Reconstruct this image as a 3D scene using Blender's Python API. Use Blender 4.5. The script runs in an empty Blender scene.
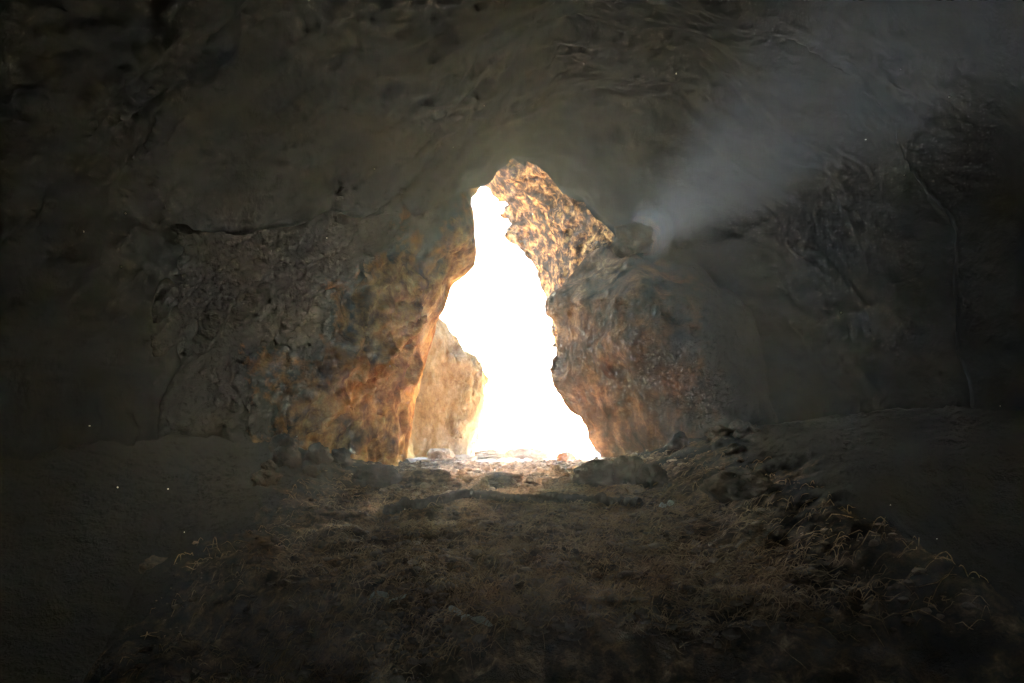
import bpy, math, random
import numpy as np
from mathutils import Vector

F = 995.0            # focal length in pixels of the 1024 px wide photograph
HZ = 440.0           # image row of the horizon
CZ = 1.0             # camera height
sc = bpy.context.scene
COL = sc.collection
rng = np.random.default_rng(7)
random.seed(7)

def wx(px, Y): return (px - 512.0) / F * Y
def wz(py, Y): return CZ - (py - HZ) / F * Y

# ------------------------------------------------------------------ noise
def _hash(ix, iy, iz, seed):
    h = (ix.astype(np.uint32) * np.uint32(374761393) + iy.astype(np.uint32) * np.uint32(668265263)
         + iz.astype(np.uint32) * np.uint32(2147483647) + np.uint32(seed * 974711 + 17))
    h = (h ^ (h >> np.uint32(13))) * np.uint32(1274126177)
    h = (h ^ (h >> np.uint32(16))) * np.uint32(2246822519)
    return h ^ (h >> np.uint32(15))

def perlin(P, seed=0):
    P = P.astype(np.float32)
    I = np.floor(P).astype(np.int32); f = P - I
    u = f * f * f * (f * (f * 6 - 15) + 10)
    out = np.zeros(len(P), np.float32)
    for dx in (0, 1):
        for dy in (0, 1):
            for dz in (0, 1):
                h = _hash(I[:, 0] + dx, I[:, 1] + dy, I[:, 2] + dz, seed)
                gx = (h & np.uint32(1023)).astype(np.float32) / 511.5 - 1
                gy = ((h >> np.uint32(10)) & np.uint32(1023)).astype(np.float32) / 511.5 - 1
                gz = ((h >> np.uint32(20)) & np.uint32(1023)).astype(np.float32) / 511.5 - 1
                d = gx * (f[:, 0] - dx) + gy * (f[:, 1] - dy) + gz * (f[:, 2] - dz)
                w = (u[:, 0] if dx else 1 - u[:, 0]) * (u[:, 1] if dy else 1 - u[:, 1]) * (u[:, 2] if dz else 1 - u[:, 2])
                out += d * w
    return out * 1.3

def fbm(P, seed=0, octv=4, gain=.5, lac=2.03):
    a, s, out = 1.0, 1.0, 0
    for k in range(octv):
        out = out + a * perlin(P * s + 13.7 * k, seed + k); a *= gain; s *= lac
    return out

def ridged(P, seed=0, octv=4, gain=.55, lac=2.1):
    a, s, out = 1.0, 1.0, 0
    for k in range(octv):
        out = out + a * (1 - 2.2 * np.abs(perlin(P * s + 7.3 * k, seed + k))); a *= gain; s *= lac
    return out - .8

def sstep(a, b, x):
    t = np.clip((x - a) / (b - a), 0, 1); return t * t * (3 - 2 * t)

def terrace(t, edge=.22):
    k = np.floor(t); return k + sstep(.5 - edge, .5 + edge, t - k)

# ------------------------------------------------------------------ meshes
def mesh_from(name, V, Q, smooth=True):
    me = bpy.data.meshes.new(name)
    V = np.ascontiguousarray(V, np.float32); Q = np.ascontiguousarray(Q, np.int32)
    me.vertices.add(len(V)); me.vertices.foreach_set('co', V.ravel())
    n, k = Q.shape
    me.loops.add(n * k); me.loops.foreach_set('vertex_index', Q.ravel())
    me.polygons.add(n); me.polygons.foreach_set('loop_start', np.arange(0, n * k, k, dtype=np.int32))
    try: me.polygons.foreach_set('loop_total', np.full(n, k, np.int32))
    except Exception: pass
    me.polygons.foreach_set('use_smooth', np.full(n, smooth))
    me.update(calc_edges=True); me.validate()
    return me

def add(name, me, mat, label=None, cat=None, group=None, kind=None, parent=None, loc=None):
    o = bpy.data.objects.new(name, me); COL.objects.link(o)
    if mat is not None: me.materials.append(mat)
    if label: o['label'] = label
    if cat: o['category'] = cat
    if group: o['group'] = group
    if kind: o['kind'] = kind
    if parent is not None: o.parent = parent
    if loc is not None: o.location = loc
    return o

def surface_nets(Fd, xs, ys, zs):
    """Fd > 0 is solid. Returns vertices and outward facing quads."""
    S = Fd > 0
    nx, ny, nz = S.shape
    c = np.zeros((nx - 1, ny - 1, nz - 1), np.uint8)
    for a in (0, 1):
        for b in (0, 1):
            for d in (0, 1):
                c += S[a:nx - 1 + a, b:ny - 1 + b, d:nz - 1 + d]
    act = (c > 0) & (c < 8)
    ci = np.argwhere(act)
    idx = np.full(act.shape, -1, np.int32); idx[act] = np.arange(len(ci))
    g = Fd; i, j, k = ci.T
    acc = np.zeros((len(ci), 3), np.float64); cnt = np.zeros(len(ci))
    corners = [(a, b, d) for a in (0, 1) for b in (0, 1) for d in (0, 1)]
    val = {q: g[i + q[0], j + q[1], k + q[2]].astype(np.float64) for q in corners}
    pos = {q: np.stack([xs[i + q[0]], ys[j + q[1]], zs[k + q[2]]], 1) for q in corners}
    for q in corners:
        for ax in range(3):
            if q[ax]: continue
            r = list(q); r[ax] = 1; r = tuple(r)
            v0, v1 = val[q], val[r]
            m = (v0 > 0) != (v1 > 0)
            t = np.where(m, v0 / np.where(m, v0 - v1, 1), 0)
            p = pos[q] + (pos[r] - pos[q]) * t[:, None]
            acc[m] += p[m]; cnt[m] += 1
    V = acc / cnt[:, None]
    quads = []
    # x edges
    A = S[:-1, 1:-1, 1:-1]; B = S[1:, 1:-1, 1:-1]; e = np.argwhere(A != B)
    i, j, k = e.T; j = j + 1; k = k + 1; sgn = S[i, j, k]
    q = np.stack([idx[i, j - 1, k - 1], idx[i, j, k - 1], idx[i, j, k], idx[i, j - 1, k]], 1)
    quads.append(np.where(sgn[:, None], q, q[:, ::-1]))
    A = S[1:-1, :-1, 1:-1]; B = S[1:-1, 1:, 1:-1]; e = np.argwhere(A != B)
    i, j, k = e.T; i = i + 1; k = k + 1; sgn = S[i, j, k]
    q = np.stack([idx[i - 1, j, k - 1], idx[i - 1, j, k], idx[i, j, k], idx[i, j, k - 1]], 1)
    quads.append(np.where(sgn[:, None], q, q[:, ::-1]))
    A = S[1:-1, 1:-1, :-1]; B = S[1:-1, 1:-1, 1:]; e = np.argwhere(A != B)
    i, j, k = e.T; i = i + 1; j = j + 1; sgn = S[i, j, k]
    q = np.stack([idx[i - 1, j - 1, k], idx[i, j - 1, k], idx[i, j, k], idx[i - 1, j, k]], 1)
    quads.append(np.where(sgn[:, None], q, q[:, ::-1]))
    return V, np.concatenate(quads)

def solid(base, detail, xs, ys, zs, band=.4, thin=False):
    """base(P), detail(P) -> field; the detail is only worked out near the surface."""
    shape = (len(xs), len(ys), len(zs))
    out = np.empty(shape, np.float32)
    Yg, Zg = np.meshgrid(ys, zs, indexing='ij')
    for a in range(len(xs)):
        P = np.stack([np.full(Yg.size, xs[a]), Yg.ravel(), Zg.ravel()], 1).astype(np.float32)
        f = base(P)
        m = np.abs(f) < band
        if m.any(): f[m] += detail(P[m])
        out[a] = carve(P, f, thin).reshape(len(ys), len(zs))
    out[0] = out[-1] = -.05; out[:, 0] = out[:, -1] = -.05; out[:, :, 0] = out[:, :, -1] = -.05
    return surface_nets(out, np.asarray(xs), np.asarray(ys), np.asarray(zs))

def grid1(*segs):
    """segs: (start, end, step) joined"""
    r = []
    for a, b, s in segs:
        n = max(1, int(round((b - a) / s))); r += list(a + (b - a) * np.arange(n) / n)
    r.append(segs[-1][1]); return np.array(r)

def poly_sdf(px, py, poly):
    """signed distance in 2D, positive inside"""
    poly = np.asarray(poly, np.float32); n = len(poly)
    d = np.full(px.shape, 1e9, np.float32); ins = np.zeros(px.shape, bool)
    for a in range(n):
        x0, y0 = poly[a]; x1, y1 = poly[(a + 1) % n]
        ex, ey = x1 - x0, y1 - y0
        t = np.clip(((px - x0) * ex + (py - y0) * ey) / (ex * ex + ey * ey + 1e-9), 0, 1)
        d = np.minimum(d, (px - x0 - t * ex) ** 2 + (py - y0 - t * ey) ** 2)
        if y0 != y1:
            c = ((y0 > py) != (y1 > py)) & (px < (x1 - x0) * (py - y0) / (y1 - y0) + x0)
            ins ^= c
    d = np.sqrt(d)
    return np.where(ins, d, -d)

# ------------------------------------------------------------------ the sun and the holes added for its shaft
SUNPX = (600.0, 272.0)
SUN = np.array([(SUNPX[0] - 512) / F, 1.0, (HZ - SUNPX[1]) / F]); SUN /= np.linalg.norm(SUN)
def axis_at(px, py): return np.array([wx(px, 9.0), 9.0, wz(py, 9.0)], np.float32)
PITS = [(axis_at(656, 227), .235)]          # wide bore added along the sun's direction to let the shaft through
# cluster of narrow bores added to thin and soften the shaft, denser towards the middle
THIN = []
_r = random.Random(4)
for _ in range(3000):
    a_, q_ = _r.uniform(0, 2 * math.pi), .185 * _r.random() ** .7
    rad_ = .05 if q_ < .08 else (.034 if q_ < .13 else .022)
    c_ = axis_at(653, 228) + np.array([q_ * math.cos(a_), 0, q_ * math.sin(a_)], np.float32)
    if all(np.hypot(c_[0] - e_[0][0], c_[2] - e_[0][2]) > (rad_ + e_[1]) * .95 for e_ in THIN) and len(THIN) < 40: THIN.append((c_, rad_))
def carve(P, f, thin=False):
    S_ = SUN.astype(np.float32)
    for c, r in (THIN if thin else PITS):
        d = P - c
        q = d - (d @ S_)[:, None] * S_
        dist = np.sqrt((q ** 2).sum(1))
        m = (dist < r * 2.2) & (P[:, 1] > 6.0)
        if m.any():
            nz_ = perlin(P[m] * 5 * np.array([1, .1, 1]), 91)
            rr = r * (1 + (.1 * nz_ if thin else 1.3 * np.maximum(perlin(P[m] * np.array([4, .3, 4]), 92) + .35 * perlin(P[m] * 13, 93), -.06) * (P[m][:, 1] < 10.3)))
            f[m] = np.minimum(f[m], dist[m] - rr)
    return f

# ------------------------------------------------------------------ materials
def nodes_of(m):
    m.use_nodes = True; nt = m.node_tree; nt.nodes.clear(); return nt, nt.nodes, nt.links

def rock_mat(name, cols, scale=1.0, bump=.6, rough=.85, aniso=(1, 1, 1), spec=0.0, painted_shade=False):
    """cols: list of (pos, rgb) for the stone's patches"""
    m = bpy.data.materials.new(name); nt, N, L = nodes_of(m)
    tc = N.new('ShaderNodeTexCoord')
    mp = N.new('ShaderNodeMapping'); mp.inputs['Scale'].default_value = aniso; L.new(tc.outputs['Object'], mp.inputs[0])
    n1 = N.new('ShaderNodeTexNoise'); n1.inputs['Scale'].default_value = 3.2 * scale; n1.inputs['Detail'].default_value = 12
    n1.inputs['Roughness'].default_value = .68; n1.inputs['Distortion'].default_value = .25; L.new(mp.outputs[0], n1.inputs[0])
    cr = N.new('ShaderNodeValToRGB'); L.new(n1.outputs['Fac'], cr.inputs[0])
    e = cr.color_ramp.elements
    while len(e) > 1: e.remove(e[-1])
    e[0].position = cols[0][0]; e[0].color = (*cols[0][1], 1)
    for p, c in cols[1:]:
        q = e.new(p); q.color = (*c, 1)
    n2 = N.new('ShaderNodeTexNoise'); n2.inputs['Scale'].default_value = 26 * scale; n2.inputs['Detail'].default_value = 10
    n2.inputs['Roughness'].default_value = .75; L.new(mp.outputs[0], n2.inputs[0])
    mr = N.new('ShaderNodeMapRange'); mr.inputs[1].default_value = .3; mr.inputs[2].default_value = .7
    mr.inputs[3].default_value = .55; mr.inputs[4].default_value = 1.3; L.new(n2.outputs['Fac'], mr.inputs[0])
    mx = N.new('ShaderNodeMix'); mx.data_type = 'RGBA'; mx.blend_type = 'MULTIPLY'; mx.inputs[0].default_value = 1
    L.new(cr.outputs[0], mx.inputs[6]); L.new(mr.outputs[0], mx.inputs[7])
    out = mx.outputs[2]
    if painted_shade:
        sgn, lo, hi, zt = (-1, -.25, .45, 0) if painted_shade == 'both_sides' else painted_shade   # falloff of light painted in: darkness gives way to stone colour in ragged patches
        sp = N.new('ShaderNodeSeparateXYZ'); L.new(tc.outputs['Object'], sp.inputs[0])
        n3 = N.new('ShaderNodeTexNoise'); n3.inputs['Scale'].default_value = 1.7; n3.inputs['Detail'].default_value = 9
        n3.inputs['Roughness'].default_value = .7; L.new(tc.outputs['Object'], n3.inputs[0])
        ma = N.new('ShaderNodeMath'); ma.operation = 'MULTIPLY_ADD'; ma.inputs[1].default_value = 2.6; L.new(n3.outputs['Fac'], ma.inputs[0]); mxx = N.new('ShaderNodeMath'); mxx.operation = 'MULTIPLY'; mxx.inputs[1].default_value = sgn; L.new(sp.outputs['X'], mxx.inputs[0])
        if painted_shade == 'both_sides':   # shade painted on the ground to both sides of the strip of debris
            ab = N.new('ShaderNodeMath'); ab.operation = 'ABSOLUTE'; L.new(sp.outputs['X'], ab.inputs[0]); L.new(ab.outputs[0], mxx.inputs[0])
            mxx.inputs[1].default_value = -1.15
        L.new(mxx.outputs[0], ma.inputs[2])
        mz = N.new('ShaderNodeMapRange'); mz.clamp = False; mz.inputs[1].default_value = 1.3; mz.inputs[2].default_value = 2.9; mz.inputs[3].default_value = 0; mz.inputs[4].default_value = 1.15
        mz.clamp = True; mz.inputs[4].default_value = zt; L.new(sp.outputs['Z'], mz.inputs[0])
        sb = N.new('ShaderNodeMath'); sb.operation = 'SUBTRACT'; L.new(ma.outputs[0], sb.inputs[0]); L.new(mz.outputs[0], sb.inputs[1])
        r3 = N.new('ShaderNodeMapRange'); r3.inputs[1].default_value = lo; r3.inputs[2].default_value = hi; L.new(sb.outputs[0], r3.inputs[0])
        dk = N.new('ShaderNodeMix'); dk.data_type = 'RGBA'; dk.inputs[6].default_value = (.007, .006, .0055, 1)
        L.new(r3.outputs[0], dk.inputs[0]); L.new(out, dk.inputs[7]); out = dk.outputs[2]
    b = N.new('ShaderNodeBsdfPrincipled'); L.new(out, b.inputs['Base Color'])
    b.inputs['Roughness'].default_value = rough; b.inputs['Specular IOR Level'].default_value = spec
    ad = N.new('ShaderNodeMath'); ad.operation = 'MULTIPLY_ADD'; ad.inputs[1].default_value = .35
    L.new(n2.outputs['Fac'], ad.inputs[0]); L.new(n1.outputs['Fac'], ad.inputs[2])
    bp = N.new('ShaderNodeBump'); bp.inputs['Strength'].default_value = bump; bp.inputs['Distance'].default_value = .07
    L.new(ad.outputs[0], bp.inputs['Height']); L.new(bp.outputs[0], b.inputs['Normal'])
    o = N.new('ShaderNodeOutputMaterial'); L.new(b.outputs[0], o.inputs[0])
    return m

def plain_mat(name, c0, c1, scale=8, rough=.8, bump=.3):
    return rock_mat(name, [(.35, c0), (.65, c1)], scale=scale / 3.2, bump=bump, rough=rough)

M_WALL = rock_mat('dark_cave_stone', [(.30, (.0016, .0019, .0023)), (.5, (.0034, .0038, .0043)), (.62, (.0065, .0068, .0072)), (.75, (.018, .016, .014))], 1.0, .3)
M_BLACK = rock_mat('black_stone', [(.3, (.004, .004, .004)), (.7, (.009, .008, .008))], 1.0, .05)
M_OCHRE = rock_mat('ochre_cave_stone', [(.33, (.05, .016, .005)), (.46, (.30, .115, .03)), (.56, (.62, .29, .08)), (.68, (.8, .5, .2))], 1.2, 1.1, painted_shade=(1, .65, 1.45, 1.35))  # painted falloff darkens it leftwards and upwards
M_HANG = rock_mat('pitted_ochre_stone', [(.34, (.006, .003, .002)), (.47, (.035, .016, .007)), (.54, (.16, .075, .026)), (.62, (.36, .19, .065)), (.72, (.5, .32, .14))], 2.9, 1.3)
M_BOULD = rock_mat('brown_boulder_stone', [(.36, (.014, .008, .005)), (.52, (.07, .032, .015)), (.64, (.2, .1, .045)), (.78, (.42, .24, .12))], 1.1, 1.0, painted_shade=(-1, 1.05, 1.8, .3))  # right part darkened by painted shade
M_BOULD2 = rock_mat('dark_brown_stone', [(.36, (.008, .006, .005)), (.56, (.03, .02, .014)), (.78, (.12, .08, .05))], 2.0, 1.0)
M_PILLAR = rock_mat('pale_gold_stone', [(.3, (.22, .13, .05)), (.5, (.42, .28, .12)), (.7, (.6, .46, .25))], 1.3, 1.0, aniso=(1, 1, .6))
M_DARKR = rock_mat('dark_boulder_stone', [(.35, (.015, .012, .01)), (.65, (.07, .048, .034))], 3.0, .8)
M_SANDR = rock_mat('sand_coloured_stone', [(.35, (0.1960, 0.1190, 0.0700)), (.65, (0.3500, 0.2380, 0.1400))], 3.0, .6)
M_GROUND = rock_mat('debris_covered_ground', [(.32, (.014, .010, .007)), (.48, (.075, .046, .026)), (.6, (.22, .13, .07)), (.74, (.55, .35, .2))], 5.0, 1.0, painted_shade='both_sides')
M_SAND = plain_mat('beach_sand', (.46, .36, .26), (.58, .47, .34), 12, .9, .3)
M_STRAW = plain_mat('dry_straw', (.04, .025, .014), (.42, .27, .15), 30, .6, .1)
M_PEB = plain_mat('pebble_stone', (.03, .022, .017), (.24, .17, .12), 6, .7, .3)
M_PEB2 = plain_mat('pale_pebble_stone', (.08, .05, .035), (.5, .36, .24), 6, .7, .3)
M_ROPE = plain_mat('old_dark_rope', (.02, .016, .014), (.06, .045, .035), 60, .8, .5)
M_ORANGE = plain_mat('orange_stone', (.5, .16, .05), (.6, .22, .08), 10, .6, .2)
M_PALE = plain_mat('pale_grey_stone', (.2, .18, .14), (.42, .39, .32), 14, .8, .6)
M_SHELL = plain_mat('white_shell', (.6, .58, .52), (.8, .78, .72), 20, .5, .2)
m = bpy.data.materials.new('sea_water'); nt, N, L = nodes_of(m)
b = N.new('ShaderNodeBsdfPrincipled'); b.inputs['Base Color'].default_value = (.05, .09, .1, 1); b.inputs['Roughness'].default_value = .12
nz = N.new('ShaderNodeTexNoise'); nz.inputs['Scale'].default_value = .8; nz.inputs['Detail'].default_value = 6
bp = N.new('ShaderNodeBump'); bp.inputs['Strength'].default_value = .5; bp.inputs['Distance'].default_value = .2
L.new(nz.outputs[0], bp.inputs['Height']); L.new(bp.outputs[0], b.inputs['Normal'])
L.new(b.outputs[0], N.new('ShaderNodeOutputMaterial').inputs[0]); M_SEA = m

# ------------------------------------------------------------------ the cave shell
# throat outline at Y = 10 in image pixels (the shell's own rim; other rocks stand in and beyond it)
def P10(L_, Y): return [(wx(a, Y), wz(b, Y)) for a, b in L_]
THROAT = P10([(491, 181), (486, 187), (478, 192), (471, 197), (469, 205), (471.5, 216), (473, 231), (475.5, 253), (473, 264),
              (462, 274), (450, 284), (446, 298), (443, 310), (434, 323), (432, 337), (427, 352), (420, 372), (412, 400), (408, 430), (404, 452),
              (400, 500), (420, 540), (650, 540), (668, 440), (672, 330), (662, 262), (640, 244), (622, 234), (611, 222), (594, 210), (585, 196), (562, 186), (549, 168), (528, 163), (512, 158), (503, 166), (497, 171), (495, 177)], 10)
W88 = P10([(482, 135), (450, 165), (440, 205), (425, 245), (415, 285), (405, 310), (395, 335), (388, 370), (380, 400), (372, 430), (365, 460),
           (360, 600), (800, 600), (800, 440), (800, 330), (780, 210), (690, 95), (560, 75)], 8.8)
W79 = P10([(480, 60), (420, 110), (385, 190), (352, 250), (335, 290), (322, 330), (330, 370), (318, 410), (300, 450), (290, 640), (880, 640), (890, 440), (890, 300), (840, 150), (700, 10), (560, 0)], 7.9)
W70 = [(0, 4.4), (-1.6, 4.2), (-2.3, 3.2), (-2.3, 2.2), (-2.5, 1.2), (-2.6, -.4), (3.6, -.4), (3.7, 1.2), (3.6, 2.8), (2.4, 4.1)]
W4 = [(0, 4.6), (-2.4, 4.2), (-3.6, 3.0), (-3.9, 1.2), (-3.9, -.4), (3.9, -.4), (3.9, 1.2), (3.6, 3.0), (2.4, 4.2)]
W0 = W4
WB = [(0, 2.2), (-.8, 2.0), (-1.2, 1.4), (-1.2, -.3), (1.2, -.3), (1.1, 1.4), (.7, 2.0)]
OUT = P10([(470, 120), (380, 180), (330, 260), (300, 350), (280, 560), (760, 560), (740, 330), (720, 180), (600, 80)], 11.0)
KEYS = [(-5, WB), (-2, W0), (0.5, W0), (4, W4), (7.0, W70), (7.9, W79), (8.8, W88), (9.55, THROAT), (10.05, THROAT), (10.8, OUT)]

def outcrop_zone(P):
    x, y, z = P[:, 0], P[:, 1], P[:, 2]
    n = .22 * perlin(P * 1.1, 14) + .1 * perlin(P * 2.6, 15)
    return np.minimum(np.minimum(y - 6.9, 10.4 - y), np.minimum(-.03 - x, 2.75 + .38 * (y - 7.5) - z)) + n * .45
def shell_base(P):
    m = (P[:, 0] < .1) & (P[:, 1] > 6.3)
    f = shell_full(P)
    if m.any(): f[m] -= .32 * sstep(.12, .3, outcrop_zone(P[m]))
    return f

def shell_full(P):
    x, y, z = P[:, 0], P[:, 1], P[:, 2]
    f = np.full(len(P), .5, np.float32)
    yy = y; y = y - .35 * sstep(-.3, .3, x) * (y > 7.5)
    for a in range(len(KEYS) - 1):
        y0, k0 = KEYS[a]; y1, k1 = KEYS[a + 1]
        m = (y >= y0) & ((y < y1) if a < len(KEYS) - 2 else (y <= y1 + 1))
        if not m.any(): continue
        # coarse skip of points far off
        t = np.clip((y[m] - y0) / (y1 - y0), 0, 1)
        d0 = poly_sdf(x[m], z[m], k0); d1 = poly_sdf(x[m], z[m], k1)
        f[m] = -(d0 * (1 - t) + d1 * t)
    f = np.minimum(f, np.where(x > .15, 10.25, 10.45) - yy + .1 * np.sin(z * 4))
    return f

def shell_detail(P):
    x, y, z = P[:, 0], P[:, 1], P[:, 2]
    rim = 1 - .85 * np.exp(-((np.minimum(y, 10) - 10) / .6) ** 2) * np.where(x < -.02, 1, .5 * sstep(2.2, 2.8, z))
    left = x < 0
    # slanting strata high up, upright flutes low down
    c, s = math.cos(math.radians(50)), math.sin(math.radians(50))
    u = y * c + z * s; v = -y * s + z * c
    A = np.stack([x * 1.6, u * .9, v * 5.0], 1); B = np.stack([x * 3.6, y * 3.6, z * 1.0], 1)
    wgt = sstep(1.1, 1.6, z + .25 * perlin(P * 1.3, 40))
    warp = .25 * fbm(P * 1.7, 33, 2)[:, None]
    n = .085 * (1 - .6 * sstep(.2, 1.2, x)) * (ridged(A + warp, 3, 3) * wgt + ridged(B + warp, 11, 3) * (1 - wgt))
    big = .22 * perlin(P * .9, 5) + .11 * perlin(P * 2.0, 6)
    fine = .012 * ridged(P * 6, 21, 3)
    return (n + big * .8 + fine) * rim * -1

print('shell')
xs = grid1((-4.9, -2.6, .12), (-2.6, -1.7, .05), (-1.7, 1.7, .026), (1.7, 3, .05), (3, 4.9, .12))
ys = grid1((-5.2, 5.5, .16), (5.5, 7.0, .06), (7.0, 10.9, .03), (10.9, 11.6, .06))
zs = grid1((-.7, .3, .12), (.3, 3.7, .028), (3.7, 4.4, .06), (4.4, 5.8, .14))
V, Q = solid(shell_base, shell_detail, xs, ys, zs, .5)
print(len(V), len(Q))
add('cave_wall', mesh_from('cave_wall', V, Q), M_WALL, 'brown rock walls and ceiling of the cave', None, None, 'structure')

# ochre outcrop that makes the left side of the mouth: it swells out of the shell
def outcrop_base(P):
    e = outcrop_zone(P)
    return np.minimum(shell_full(P) + .10 * sstep(0, .5, e) - .06, e)
def outcrop_detail(P):
    d = shell_detail(P); x, y, z = P[:, 0], P[:, 1], P[:, 2]
    rim = 1 - .93 * np.exp(-((np.minimum(y, 10) - 10) / .85) ** 4)
    warp = .3 * fbm(P * 1.5, 43, 2)[:, None]
    c, s = math.cos(math.radians(52)), math.sin(math.radians(52))
    u = y * c + z * s; v = -y * s + z * c
    A = np.stack([x * 2, u * 1.0, v * 4.2], 1); B = np.stack([x * 3.2, y * 3.2, z * .8], 1)
    wgt = sstep(1.2, 1.7, z + .25 * perlin(P * 1.3, 40))
    d = d - rim * (.085 * terrace(2.4 * fbm(np.stack([x * 1.2, u * .7, v * 2.0], 1), 120, 4)) + .04 * terrace(2.0 * fbm(P * 4.0, 125, 3)))
    return d - rim * (.08 * (ridged(A + warp, 103, 3) * wgt + ridged(B + warp, 111, 3) * (1 - wgt)) - .03 + .03 * ridged(P * 5.5, 131, 3))
print('outcrop')
V, Q = solid(outcrop_base, outcrop_detail, grid1((-2.6, -.02, .022)), grid1((6.5, 11.0, .024)), grid1((.3, 3.6, .022)), .4)
base = np.array([-1.2, 9.0, V[:, 2].min()])
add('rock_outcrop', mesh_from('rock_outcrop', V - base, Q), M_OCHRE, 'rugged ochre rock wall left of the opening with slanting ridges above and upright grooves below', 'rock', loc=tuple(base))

# ------------------------------------------------------------------ big rocks round the opening
def slab(poly, Y0, Y1, Yref, taper=.0, rnd=.12):
    """rock whose outline seen from inside is poly (pixels at distance Yref), between the depths Y0 and Y1, edges rounded"""
    W = P10(poly, Yref); mid, hd = (Y0 + Y1) / 2, (Y1 - Y0) / 2
    def base(P):
        d = poly_sdf(P[:, 0], P[:, 2], W) - taper * (P[:, 1] - Yref)
        e = hd - np.abs(P[:, 1] - mid)
        a = np.minimum(d - rnd, 0); b = np.minimum(e - rnd, 0)
        return np.where((d > rnd) & (e > rnd), np.minimum(d, e), rnd - np.sqrt(a * a + b * b)).astype(np.float32)
    return base

def bbox(poly, Y, pad):
    W = np.array(P10(poly, Y)); return W[:, 0].min() - pad, W[:, 0].max() + pad, W[:, 1].min() - pad, W[:, 1].max() + pad

def big_rock(name, poly, Y0, Y1, Yref, res, mat, detail, label, cat='rock', taper=0, rnd=.12, thin=False):
    print(name)
    x0, x1, z0, z1 = bbox(poly, Yref, .35)
    xs = grid1((x0, x1, res)); zs = grid1((z0, z1, res)); ys = grid1((Y0 - .35, Y1 + .35, res))
    V, Q = solid(slab(poly, Y0, Y1, Yref, taper, rnd), detail, xs, ys, zs, .4, thin)
    base = np.array([V[:, 0].mean(), V[:, 1].mean(), V[:, 2].min()])
    o = add(name, mesh_from(name, V - base, Q), mat, label, cat, loc=tuple(base))
    return o

# hanging rock of the outer arch, lit through the opening
HANG = [(500, 184), (508, 193), (517, 203), (526, 215), (537, 226), (543, 236), (548, 248), (551, 262), (552, 282), (556, 303), (559, 325),
        (600, 340), (680, 300), (700, 180), (640, 110), (540, 110), (490, 140), (493, 170)]
def d_hang(P):
    g = 1 - .85 * np.exp(-((P[:, 1] - 12.9) / .4) ** 2)
    return g * (.10 * terrace(2.6 * fbm(P * 1.5, 51, 4)) + .05 * terrace(2.2 * fbm(P * 4.2, 58, 3)) + .05 * ridged(P * 2.2, 57, 3) + .14 * perlin(P * 1.5, 52) + .03 * ridged(P * 9, 55, 2)) - .01
big_rock('hanging_rock', HANG, 11.0, 13.4, 12.9, .03, M_HANG, d_hang,
         'pitted ochre rock hanging down over the right side of the bright opening', taper=-.42, rnd=.2)
# large boulder on the right
BOULD = [(560, 311), (566, 320), (565, 333), (563, 349.5), (562, 361), (566, 378), (573, 391), (580, 399), (588, 420), (601, 439), (611, 457), (614, 500),
         (760, 560), (800, 420), (760, 300), (700, 262), (660, 256), (630, 246), (606, 252), (590, 272), (570, 288), (560, 297)]
def d_bould(P):
    return .09 * perlin(P * 1.5, 61) + .08 * perlin(P * 3.3, 63) + .03 * ridged(P * 2.4 * np.array([1, 1, .8]), 62, 4) + .015 * ridged(P * 11, 66, 2)
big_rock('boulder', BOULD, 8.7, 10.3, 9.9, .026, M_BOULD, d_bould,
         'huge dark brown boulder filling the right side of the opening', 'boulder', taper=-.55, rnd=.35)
# golden pillar on the left beyond the rim
PILL = [(430, 318), (449, 338), (460, 356), (471, 365), (478, 378), (479.5, 400), (475.5, 426), (466.5, 446), (462, 475), (405, 480), (404, 400), (410, 330)]
def d_pill(P):
    return .11 * ridged(P * np.array([2.6, 2.6, 1.4]), 71, 4) + .06 * perlin(P * 2, 72) + .012 * ridged(P * 9, 75, 2)
big_rock('rock_pillar', PILL, 11.0, 12.2, 11.3, .026, M_PILLAR, d_pill,
         'golden sunlit rock pillar at the left foot of the opening', taper=.05, rnd=.2)
# unseen stack added to keep the sun off the opening, notched for the floor
SUN_BLOCK = [(566, 297), (565, 250), (576, 242), (584, 249), (590, 262), (602, 269), (602, 297.5), (608, 350), (622, 470), (594, 470), (596, 380), (598, 318), (602, 310), (600, 297.5)]
big_rock('sun_blocker', SUN_BLOCK, 49.6, 50.4, 50.0, .09, M_WALL, lambda P: .05 * ridged(P * .8, 81, 3), 'unseen tall rock stack added to block the sun from the opening', 'rock', rnd=.1)
COVER = [(600, 288), (596, 240), (600, 120), (760, 110), (770, 290), (720, 340), (660, 330)]  # added outside and unseen, hides the bright hole behind the shaft
PLUG = [(624, 170), (720, 170), (735, 350), (650, 350), (628, 270), (621, 240)]  # unseen rock added to close the gap round the shaft
big_rock('shaft_blocker', PLUG, 10.3, 13.8, 10.6, .035, M_BLACK, lambda P: .05 * ridged(P * 2.4, 86, 3), 'unseen dark rock added behind the huge boulder to close round the light shaft', 'rock', rnd=.1)
CHOKE = [(600, 215), (690, 205), (695, 300), (605, 305)]  # unseen slab added so its narrow bores shape the shaft
big_rock('rock', CHOKE, 16.3, 18.8, 17.5, .018, M_BLACK, lambda P: .04 * ridged(P * 2.4, 87, 3), 'unseen bored dark rock added outside the cave to thin the light shaft', 'rock', rnd=.1, thin=True)
big_rock('shaft_blocker', COVER, 12.9, 16.6, 15.0, .055, M_OCHRE, lambda P: .12 * ridged(P * 1.4, 82, 3), 'unseen brown rock added outside the cave to hide the light hole', 'rock', rnd=.3)

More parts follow.
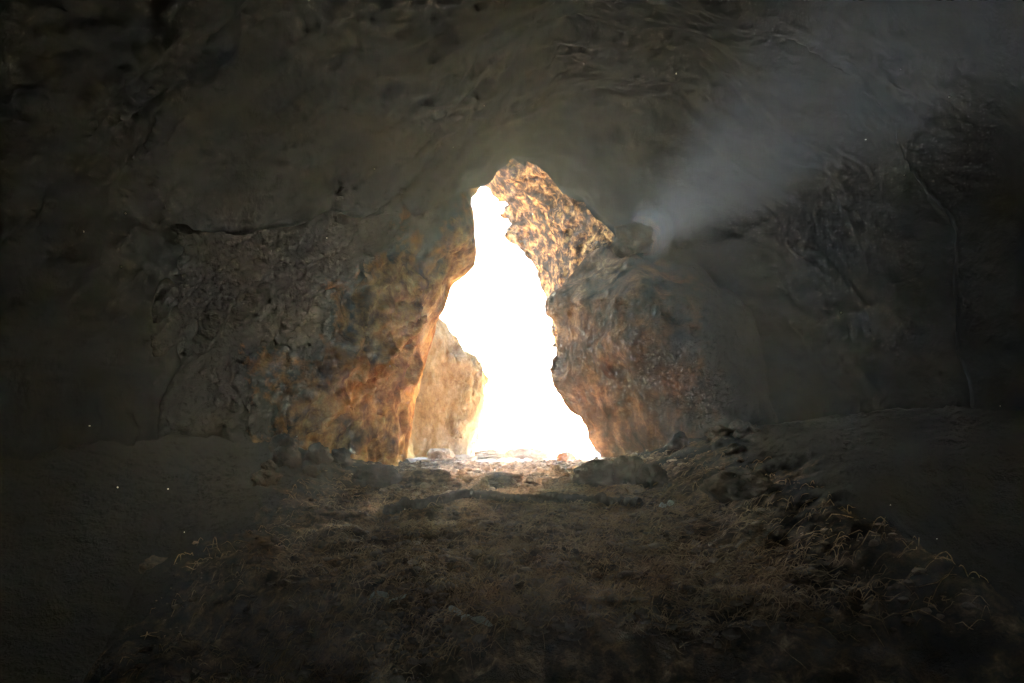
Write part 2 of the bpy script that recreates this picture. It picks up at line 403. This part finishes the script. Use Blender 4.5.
# ------------------------------------------------------------------ ground
GP = np.array([(-8, .0), (0, .12), (1.2, .2), (2.0, .27), (2.35, .33), (2.62, .49), (2.8, .525), (3.4, .53), (4, .56), (5, .61), (6, .66), (7, .705), (8, .73), (9.4, .765), (11, .76), (13, .72), (16, .6), (24, .3), (40, -.2), (60, -.8)])
def ground_h(x, y, detail=True):
    yr = y - .92 * np.clip(-x, 0, 1.6) * sstep(8, 3, y) * 1.0 - .12 * perlin(np.stack([x * 1.6, y * 0, y * 0], 1), 4)
    h = np.interp(np.where(y < 5, yr, y), GP[:, 0], GP[:, 1])
    h = np.where((y < 5), h, h)
    inside = sstep(11, 7, y)
    h = h + inside * (.30 * sstep(.5, 1.7, x) + .12 * sstep(.9, 1.6, -x)) * sstep(2.4, 3.4, yr)
    h = h + (.17 * sstep(1.1, 2.7, np.abs(x) + .25 * np.sin(y * 2.1 + x)) * sstep(5.0, 7.0, y) * sstep(9.5, 8.5, y))
    h = h - .8 * sstep(1.2, 1.9, -x + .12 * np.sin(y * 3)) * sstep(6.2, 4.4, y) - .7 * sstep(1.25, 1.9, x + .12 * np.sin(y * 2.3)) * sstep(4.6, 3.6, y)
    if detail:
        P = np.stack([x, y, np.zeros_like(x)], 1)
        near = sstep(13, 10, y)
        h = h + near * (.05 * perlin(P * 1.5, 2) + .045 * perlin(P * 3.6, 3) + .032 * ridged(P * 5.5, 8, 3) + .007 * ridged(P * 24, 9, 2))
    return h
print('ground')
gx = grid1((-84, -6, 4), (-6, -3.6, .3), (-3.6, -2.0, .05), (-2.0, 2.0, .014), (2.0, 4.0, .05), (4.0, 6, .3), (6, 84, 4))
gy = grid1((-14, -6, 4), (-6, 1.8, .12), (1.8, 5, .012), (5, 9, .016), (9, 12, .025), (12, 16, .2), (16, 60, 2), (60, 64, 4))
X, Y = np.meshgrid(gx, gy, indexing='ij'); x, y = X.ravel(), Y.ravel()
H = ground_h(x, y)
def sheet(gx, gy, x, y, H):
    nx, ny = len(gx), len(gy); I = np.arange(nx * ny).reshape(nx, ny)
    return np.stack([x, y, H], 1), np.stack([I[:-1, :-1].ravel(), I[1:, :-1].ravel(), I[1:, 1:].ravel(), I[:-1, 1:].ravel()], 1)
V, Q = sheet(gx, gy, x, y, H)
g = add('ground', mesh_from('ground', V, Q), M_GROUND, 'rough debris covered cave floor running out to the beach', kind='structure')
g.data.materials.append(M_SAND)
cy = V[Q[:, 0], 1] + .25 * perlin(np.stack([V[Q[:, 0], 0] * 3, V[Q[:, 0], 1] * 3, V[Q[:, 0], 0] * 0], 1), 77)
mi = np.where((cy > 9.75) | (cy < -7), 1, 0).astype(np.int32)
g.data.polygons.foreach_set('material_index', mi)
sx = np.array([-84, 0, 84.]); sy = np.array([38, 60, 104.])
X, Y = np.meshgrid(sx, sy, indexing='ij'); V, Q = sheet(sx, sy, X.ravel(), Y.ravel(), np.full(X.size, -.1))
add('sea', mesh_from('sea', V, Q), M_SEA, 'calm sea beyond the beach', kind='structure')

def gh(x, y): return float(ground_h(np.array([x], float), np.array([y], float))[0])

def ray_ground(px, py):
    """where the sight line through a pixel meets the cave floor"""
    Ys = np.linspace(2.2, 14, 1200); xs_ = (px - 512) / F * Ys; zs_ = CZ - (py - HZ) / F * Ys
    k = np.argmax(zs_ <= ground_h(xs_, Ys)); 
    if k == 0: k = len(Ys) - 1
    return xs_[k], Ys[k], zs_[k]

# ------------------------------------------------------------------ loose rocks
import bmesh
def ico(sub):
    bm = bmesh.new(); bmesh.ops.create_icosphere(bm, subdivisions=sub, radius=1.0)
    V = np.array([v.co[:] for v in bm.verts]); Fc = np.array([[v.index for v in f.verts] for f in bm.faces]); bm.free(); return V, Fc
ICO4, ICO5, ICO1, ICO3, ICO2 = ico(5), ico(6), ico(2), ico(4), ico(3)
def rock(name, px, pyb, w, h, depth, mat, label, seed, cat='rock', group=None, Y=None, lump=.25, sub=ICO4, sink=.25, rot=0, freq=1.4):
    """a loose rock w, h pixels big whose foot is at pixel row pyb"""
    if Y is None: gx_, gy_, gz_ = ray_ground(px, pyb)
    else: gy_ = Y; gx_ = wx(px, Y); gz_ = gh(gx_, Y)
    s = gy_ / F; rx, rz = w * s / 2, h * s * (1 + sink) / 2
    V, Fc = sub
    n = 1 + lump * fbm(V * freq + seed * 3.1, seed, 3) + .05 * ridged(V * 5 + seed, seed + 5, 2)
    W = V * n[:, None] * np.array([rx, depth / 2, rz])
    c, s_ = math.cos(rot), math.sin(rot)
    W = np.stack([W[:, 0] * c - W[:, 1] * s_, W[:, 0] * s_ + W[:, 1] * c, W[:, 2]], 1)
    W[:, 2] += rz - h * s * sink
    return add(name, mesh_from(name, W, Fc), mat, label, cat, group, loc=(gx_, gy_ + depth * .35, gz_))

rock('beach_rock', 526, 468, 50, 15, .35, M_SANDR, 'low smooth rounded rock on the sand in the middle of the opening', 3, Y=11.2, lump=.18)
rock('beach_rock', 567, 470, 17, 9, .14, M_SANDR, 'small wedge shaped rock on the sand right of the low rounded rock', 9, Y=10.8, lump=.4)
rock('stone', 562, 478, 11, 8, .1, M_ORANGE, 'small bright orange stone left of the dark boulders', 12, 'stone', Y=9.3, lump=.2)
rock('boulder', 602, 488, 58, 27, .35, M_DARKR, 'dark rounded boulder nearest the orange stone at the opening', 21, 'boulder', lump=.25)
rock('boulder', 630, 486, 34, 30, .3, M_DARKR, 'tall dark lumpy boulder between two others under the huge boulder', 24, 'boulder', lump=.3)
rock('boulder', 655, 487, 30, 23, .3, M_DARKR, 'dark boulder at the right end of the row under the huge boulder', 27, 'boulder', lump=.3)
rock('beach_rock', 462, 458, 30, 10, .3, M_SANDR, 'flat sandy rock at the foot of the golden pillar', 31, Y=10.3, lump=.3)
rock('beach_rock', 489, 460, 34, 8, .3, M_SANDR, 'low pale rock slab on the sand right of the pillar foot', 33, Y=10.9, lump=.3)
rock('beach_rock', 440, 462, 26, 12, .3, M_SANDR, 'small brown rock against the left wall beside the pillar', 35, Y=9.9, lump=.3)
rock('rock', 372, 486, 46, 20, .4, M_DARKR, 'dark rounded rock against the foot of the left wall', 38, lump=.3)
rock('rock', 424, 484, 60, 14, .35, M_GROUND, 'long low brown rock in the debris left of the middle', 41, lump=.35)
rock('rock', 500, 482, 44, 9, .25, M_GROUND, 'flat brown rock lying in the sunlit debris', 43, lump=.35)
rock('rock', 745, 500, 70, 30, .4, M_DARKR, 'dark rounded rock half buried in the right bank', 45, lump=.3)

o = rock('rock', 640, 470, 40, 25, .3, M_BOULD2, 'small jagged dark rock perched on top of the huge boulder', 77, Y=9.1, lump=.4, sub=ICO4)
o.location = (wx(633, 9.1), 9.2, wz(247, 9.1))  # added here to cover the bright start of the shaft
# rubble along the foot of the dark walls
k = 0
for sd in range(60):
    r_ = random.Random(sd); side = -1 if sd % 2 else 1
    x_ = side * r_.uniform(1.15, 1.9); y_ = r_.uniform(5.6, 8.0) - (.4 if side < 0 else 0); d_ = r_.uniform(.07, .24) ; hh = d_ * r_.uniform(.45, .8)
    if k >= 16: break
    px_ = 512 + x_ / y_ * F
    rock('rubble_stone', px_, 0, d_ / y_ * F, hh / y_ * F, d_ * .8, M_DARKR, 'dark rubble stone lying along the foot of the cave wall', 200 + sd, 'stone', 'rubble stones along the foot of the cave walls', Y=y_, lump=.4, sub=ICO3, rot=r_.uniform(0, 3), sink=.4)
    k += 1

# ------------------------------------------------------------------ tubes
def tube(pts, rad, sides=6):
    pts = np.asarray(pts, float); n = len(pts)
    T = np.gradient(pts, axis=0); T /= np.linalg.norm(T, axis=1)[:, None] + 1e-9
    up = np.array([0, 0, 1.]); A = np.cross(T, up); A /= np.linalg.norm(A, axis=1)[:, None] + 1e-9
    B = np.cross(A, T); rad = np.broadcast_to(rad, (n,))
    th = np.arange(sides) * 2 * math.pi / sides
    V = pts[:, None] + rad[:, None, None] * (A[:, None] * np.cos(th)[None, :, None] + B[:, None] * np.sin(th)[None, :, None])
    I = np.arange(n * sides).reshape(n, sides); J = np.roll(I, -1, 1)
    Q = np.stack([I[:-1], J[:-1], J[1:], I[1:]], -1).reshape(-1, 4)
    return V.reshape(-1, 3), Q

# dark rope across the floor
pix = [(384, 515), (400, 513), (420, 510), (438, 506), (452, 500), (470, 498), (490, 500), (505, 503), (520, 504.5), (540, 503), (556, 502), (575, 504), (600, 506), (620, 507), (640, 507)]
pts = np.array([ray_ground(a, b) for a, b in pix])
t = np.linspace(0, len(pts) - 1, 420); P = np.stack([np.interp(t, np.arange(len(pts)), pts[:, k]) for k in range(3)], 1)
ker = np.ones(25) / 25
for k in range(3): P[12:-12, k] = np.convolve(P[:, k], ker, 'valid')
P[:, 2] = np.maximum(P[:, 2], ground_h(P[:, 0], P[:, 1])) + .026
P[:, 2] += .008 * perlin(np.stack([t * 1.2, t * 0, t * 0], 1), 3)
V, Q = tube(P, .021 * (1 + .35 * np.abs(np.sin(t * 9)) + .2 * perlin(np.stack([t * 6, t * 0, t * 0], 1), 8)), 8)
V += .004 * np.stack([perlin(V * 60, 1), perlin(V * 60, 2), perlin(V * 60, 3)], 1)
add('rope', mesh_from('rope', V, Q), M_ROPE, 'thick dark knobbly rope lying across the cave floor', 'rope')

# bent stems arching out of the debris at the right
stems = [([(590, 500), (603, 490), (618, 485), (630, 489), (632, 502)], 'dry stem bent into an arch in front of the dark boulders'),
         ([(634, 497), (642, 493), (650, 488), (660, 483)], 'straight dry stem leaning up just right of the bent arch'),
         ([(648, 507), (660, 500), (668, 493), (677, 485)], 'thin dry stem leaning up beside the white shells')]
for px_, lb in stems:
    g0 = ray_ground(*px_[0]); Ys = g0[1]
    c = np.array([(wx(a, Ys), Ys + .03 * k, wz(b_, Ys)) for k, (a, b_) in enumerate(px_)])
    t = np.linspace(0, len(c) - 1, 40); P = np.stack([np.interp(t, np.arange(len(c)), c[:, k]) for k in range(3)], 1)
    ker = np.ones(9) / 9
    for k in range(3): P[4:-4, k] = np.convolve(P[:, k], ker, 'valid')
    V, Q = tube(P, np.linspace(.0065, .003, 40), 6)
    add('dry_stem', mesh_from('dry_stem', V, Q), M_STRAW, lb, 'stem')
for px_, py_, lb, sd in [(663, 508, 'broken white shell on the dark debris right of the rope', 5), (671, 505, 'smaller white shell just right of the broken one', 6)]:
    rock('shell', px_, py_, 7, 4.5, .04, M_SHELL, lb, sd, 'shell', sub=ICO2, lump=.5)

# pale stone ledge at the near edge of the floor
def ledge(pix, name, label, r):
    pts = np.array([ray_ground(a, b) for a, b in pix])
    t = np.linspace(0, len(pts) - 1, 160); P = np.stack([np.interp(t, np.arange(len(pts)), pts[:, k]) for k in range(3)], 1)
    ker = np.ones(31) / 31
    for k in range(3): P[15:-15, k] = np.convolve(P[:, k], ker, 'valid')
    env = np.sin(np.linspace(0, math.pi, 160)) ** .5
    V, Q = tube(P, r * env * (1 + .3 * perlin(np.stack([t * 2.5, t * 0, t * 0], 1), 4)) + .001, 16)
    V += .014 * np.stack([perlin(V * 14, 1), perlin(V * 14, 2), perlin(V * 14, 3)], 1)
    add(name, mesh_from(name, V, Q), M_PALE, label, 'stone')
ledge([(448, 604), (452, 612), (462, 618), (478, 621), (492, 626)], 'stone', 'narrow pale curved stone at the near edge of the debris', .012)
ledge([(366, 597), (380, 597), (400, 598), (412, 600)], 'stone', 'wide pale flat stone at the near edge left of the curved one', .018)

# ------------------------------------------------------------------ pebbles and litter that nobody could count
print('litter')
def spots(n, ymin=2.6, ymax=9.9, dens=None):
    """spread evenly over the picture rather than the floor"""
    py = rng.uniform(0, 1, n); Ys = 1 / (py / ymin + (1 - py) / ymax)
    xs_ = rng.normal(.0, .52, n); xs_ = np.where(np.abs(xs_) > 1.3, rng.uniform(-.9, 1.0, n), xs_)
    return xs_, Ys
def scatter_rocks(n, name, mat, r0, r1, label, seed, lo=2.6, hi=9.9):
    x, y = spots(n, lo, hi); h = ground_h(x, y); V0, F0 = ICO1
    r = r0 + (r1 - r0) * rng.uniform(0, 1, n) ** 4
    vs = []; 
    A = rng.uniform(0, 2 * math.pi, n)
    sc_ = rng.uniform(.6, 1.4, (n, 3)) * np.array([1, 1, .55])
    jit = 1 + .5 * perlin((V0[None] * 1.3 + rng.uniform(0, 50, (n, 1, 3))).reshape(-1, 3), seed).reshape(n, -1)
    W = V0[None] * jit[..., None] * sc_[:, None] * r[:, None, None]
    c, s = np.cos(A)[:, None], np.sin(A)[:, None]
    W = np.stack([W[..., 0] * c - W[..., 1] * s, W[..., 0] * s + W[..., 1] * c, W[..., 2]], -1) + np.stack([x, y, h + r * .2], 1)[:, None]
    Fc = (F0[None] + (np.arange(n) * len(V0))[:, None, None]).reshape(-1, 3)
    add(name, mesh_from(name, W.reshape(-1, 3), Fc, False), mat, label, 'pebbles', kind='stuff')
scatter_rocks(14000, 'pebbles', M_PEB, .003, .022, 'pebbles and chips of stone strewn over the cave floor', 5)
scatter_rocks(1600, 'pebbles', M_PEB2, .006, .042, 'paler pebbles and cobbles strewn near the opening', 6, 6.0, 10.3)

def scatter_straw(n, name, mat, label, seed, lmin, lmax, rad, curl, ymax=9.6, bankright=False):
    x, y = spots(n, ymax=ymax)
    if bankright: x = .35 + np.abs(rng.normal(0, .32, n))
    K = 6
    ang = rng.normal(.25 if bankright else 0, .7, n); Ln = rng.uniform(lmin, lmax, n) * (.5 + .5 * y / 6)
    cur = rng.normal(0, curl, n); lift = np.abs(rng.normal(0, .012, n)) + .003
    tt = np.linspace(-.5, .5, K)
    a = ang[:, None] + cur[:, None] * tt
    X = x[:, None] + np.cumsum(np.cos(a) * Ln[:, None] / K, 1); Y = y[:, None] + np.cumsum(np.sin(a) * Ln[:, None] / K, 1)
    Hh = ground_h(X.ravel(), Y.ravel()).reshape(n, K)
    tip = rng.uniform(0, 1, n) < .25
    Z = Hh + lift[:, None] * np.sin((tt + .5) * math.pi)[None] + .004 + np.where(tip, rng.uniform(0, .03, n), 0)[:, None] * (tt + .5)
    P = np.stack([X, Y, Z], -1)
    T = np.gradient(P, axis=1); T /= np.linalg.norm(T, axis=2)[..., None] + 1e-9
    A = np.cross(T, np.array([0, 0, 1.])); A /= np.linalg.norm(A, axis=2)[..., None] + 1e-9
    B = np.cross(A, T); r = rad * rng.uniform(.6, 1.5, n)[:, None, None] * np.array([.6, 1, 1, 1, .8, .3])[None, :, None]
    ring = [P + r * (A * math.cos(q) + B * math.sin(q)) for q in (math.pi / 2, math.pi * 7 / 6, math.pi * 11 / 6)]
    V = np.stack(ring, 2).reshape(-1, 3)
    I = np.arange(n * K * 3).reshape(n, K, 3); J = np.roll(I, -1, 2)
    Q = np.stack([I[:, :-1], I[:, 1:], J[:, 1:], J[:, :-1]], -1).reshape(-1, 4)
    add(name, mesh_from(name, V, Q), mat, label, 'straw', kind='stuff')
scatter_straw(12000, 'straw', M_STRAW, 'tangled dry straw and twigs over the cave floor', 3, .02, .10, .0013, .6)
scatter_straw(500, 'grass', M_STRAW, 'long dry grass stalks matted on the right bank', 4, .1, .28, .0016, .4, ymax=6, bankright=True)

# film specks, added as small bodies in the air
n = 34; Yd = rng.uniform(2.2, 4.2, n); V0, F0 = ICO1
C_ = np.stack([wx(rng.uniform(20, 1010, n), Yd), Yd, wz(rng.uniform(60, 560, n), Yd)], 1); R_ = rng.uniform(.0008, .0028, n) 
C_ = C_[C_[:, 2] > ground_h(C_[:, 0], C_[:, 1]) + .05]; n = len(C_); R_ = R_[:n]
W = V0[None] * R_[:, None, None] * rng.uniform(.5, 1.6, (n, 1, 3)) + C_[:, None]
add('film_specks', mesh_from('film_specks', W.reshape(-1, 3), (F0[None] + (np.arange(n) * len(V0))[:, None, None]).reshape(-1, 3)), M_SHELL, 'tiny pale film specks added as bodies in the dark air', 'film_specks', kind='stuff')

# ------------------------------------------------------------------ haze
m = bpy.data.materials.new('haze'); nt, N, L = nodes_of(m)
pv = N.new('ShaderNodeVolumePrincipled'); pv.inputs['Color'].default_value = (.66, .8, .95, 1); pv.inputs['Density'].default_value = .0015
pv.inputs['Anisotropy'].default_value = .7
L.new(pv.outputs[0], N.new('ShaderNodeOutputMaterial').inputs['Volume'])
bx = np.array([(a, b, c) for a in (-90, 90) for b in (-18, 110) for c in (-2.2, 14.0)], float)
bq = np.array([(0, 1, 3, 2), (4, 6, 7, 5), (0, 4, 5, 1), (2, 3, 7, 6), (0, 2, 6, 4), (1, 5, 7, 3)])
hz = add('haze', mesh_from('haze', bx, bq, False), m, 'thin pale dusty haze hanging in the air', 'haze', kind='stuff')

# ------------------------------------------------------------------ light
w = bpy.data.worlds.new('World'); sc.world = w; w.use_nodes = True; nt = w.node_tree; nt.nodes.clear()
sky = nt.nodes.new('ShaderNodeTexSky'); sky.sky_type = 'NISHITA'; sky.sun_disc = False
el = math.asin(SUN[2]); az = math.atan2(SUN[0], SUN[1])
sky.sun_elevation = el; sky.sun_rotation = az; sky.dust_density = 1.0; sky.air_density = 1.0; sky.ozone_density = 2.5
bg = nt.nodes.new('ShaderNodeBackground'); bg.inputs['Strength'].default_value = .15
nt.links.new(sky.outputs[0], bg.inputs[0]); nt.links.new(bg.outputs[0], nt.nodes.new('ShaderNodeOutputWorld').inputs[0])
sl = bpy.data.lights.new('sun', 'SUN'); sl.energy = 5.0; sl.angle = math.radians(.5); sl.color = (1, .93, .84)
so = bpy.data.objects.new('sun', sl); COL.objects.link(so); so.location = (2, 30, 8)
so.rotation_euler = Vector(SUN).to_track_quat('Z', 'Y').to_euler()

# ------------------------------------------------------------------ camera
cam = bpy.data.cameras.new('camera'); co = bpy.data.objects.new('camera', cam); COL.objects.link(co); sc.camera = co
co.location = (0, 0, CZ); co.rotation_euler = (math.radians(90), 0, 0)
cam.sensor_width = 36; cam.lens = F * 36 / 1024; cam.shift_y = (HZ - 341.5) / 1024; cam.clip_start = .05; cam.clip_end = 6000

sc.render.engine = 'CYCLES'
cy = sc.cycles
cy.use_denoising = True
cy.use_guiding = True; cy.use_surface_guiding = True; cy.use_volume_guiding = True; cy.sample_clamp_indirect = .08; cy.sample_clamp_direct = 1.0; cy.max_bounces = 10; cy.diffuse_bounces = 6; cy.volume_bounces = 1
cy.use_adaptive_sampling = False
vs = sc.view_settings; vs.view_transform = 'Standard'; vs.look = 'None'; vs.exposure = 6.5; vs.gamma = 1; vs.use_curve_mapping = False
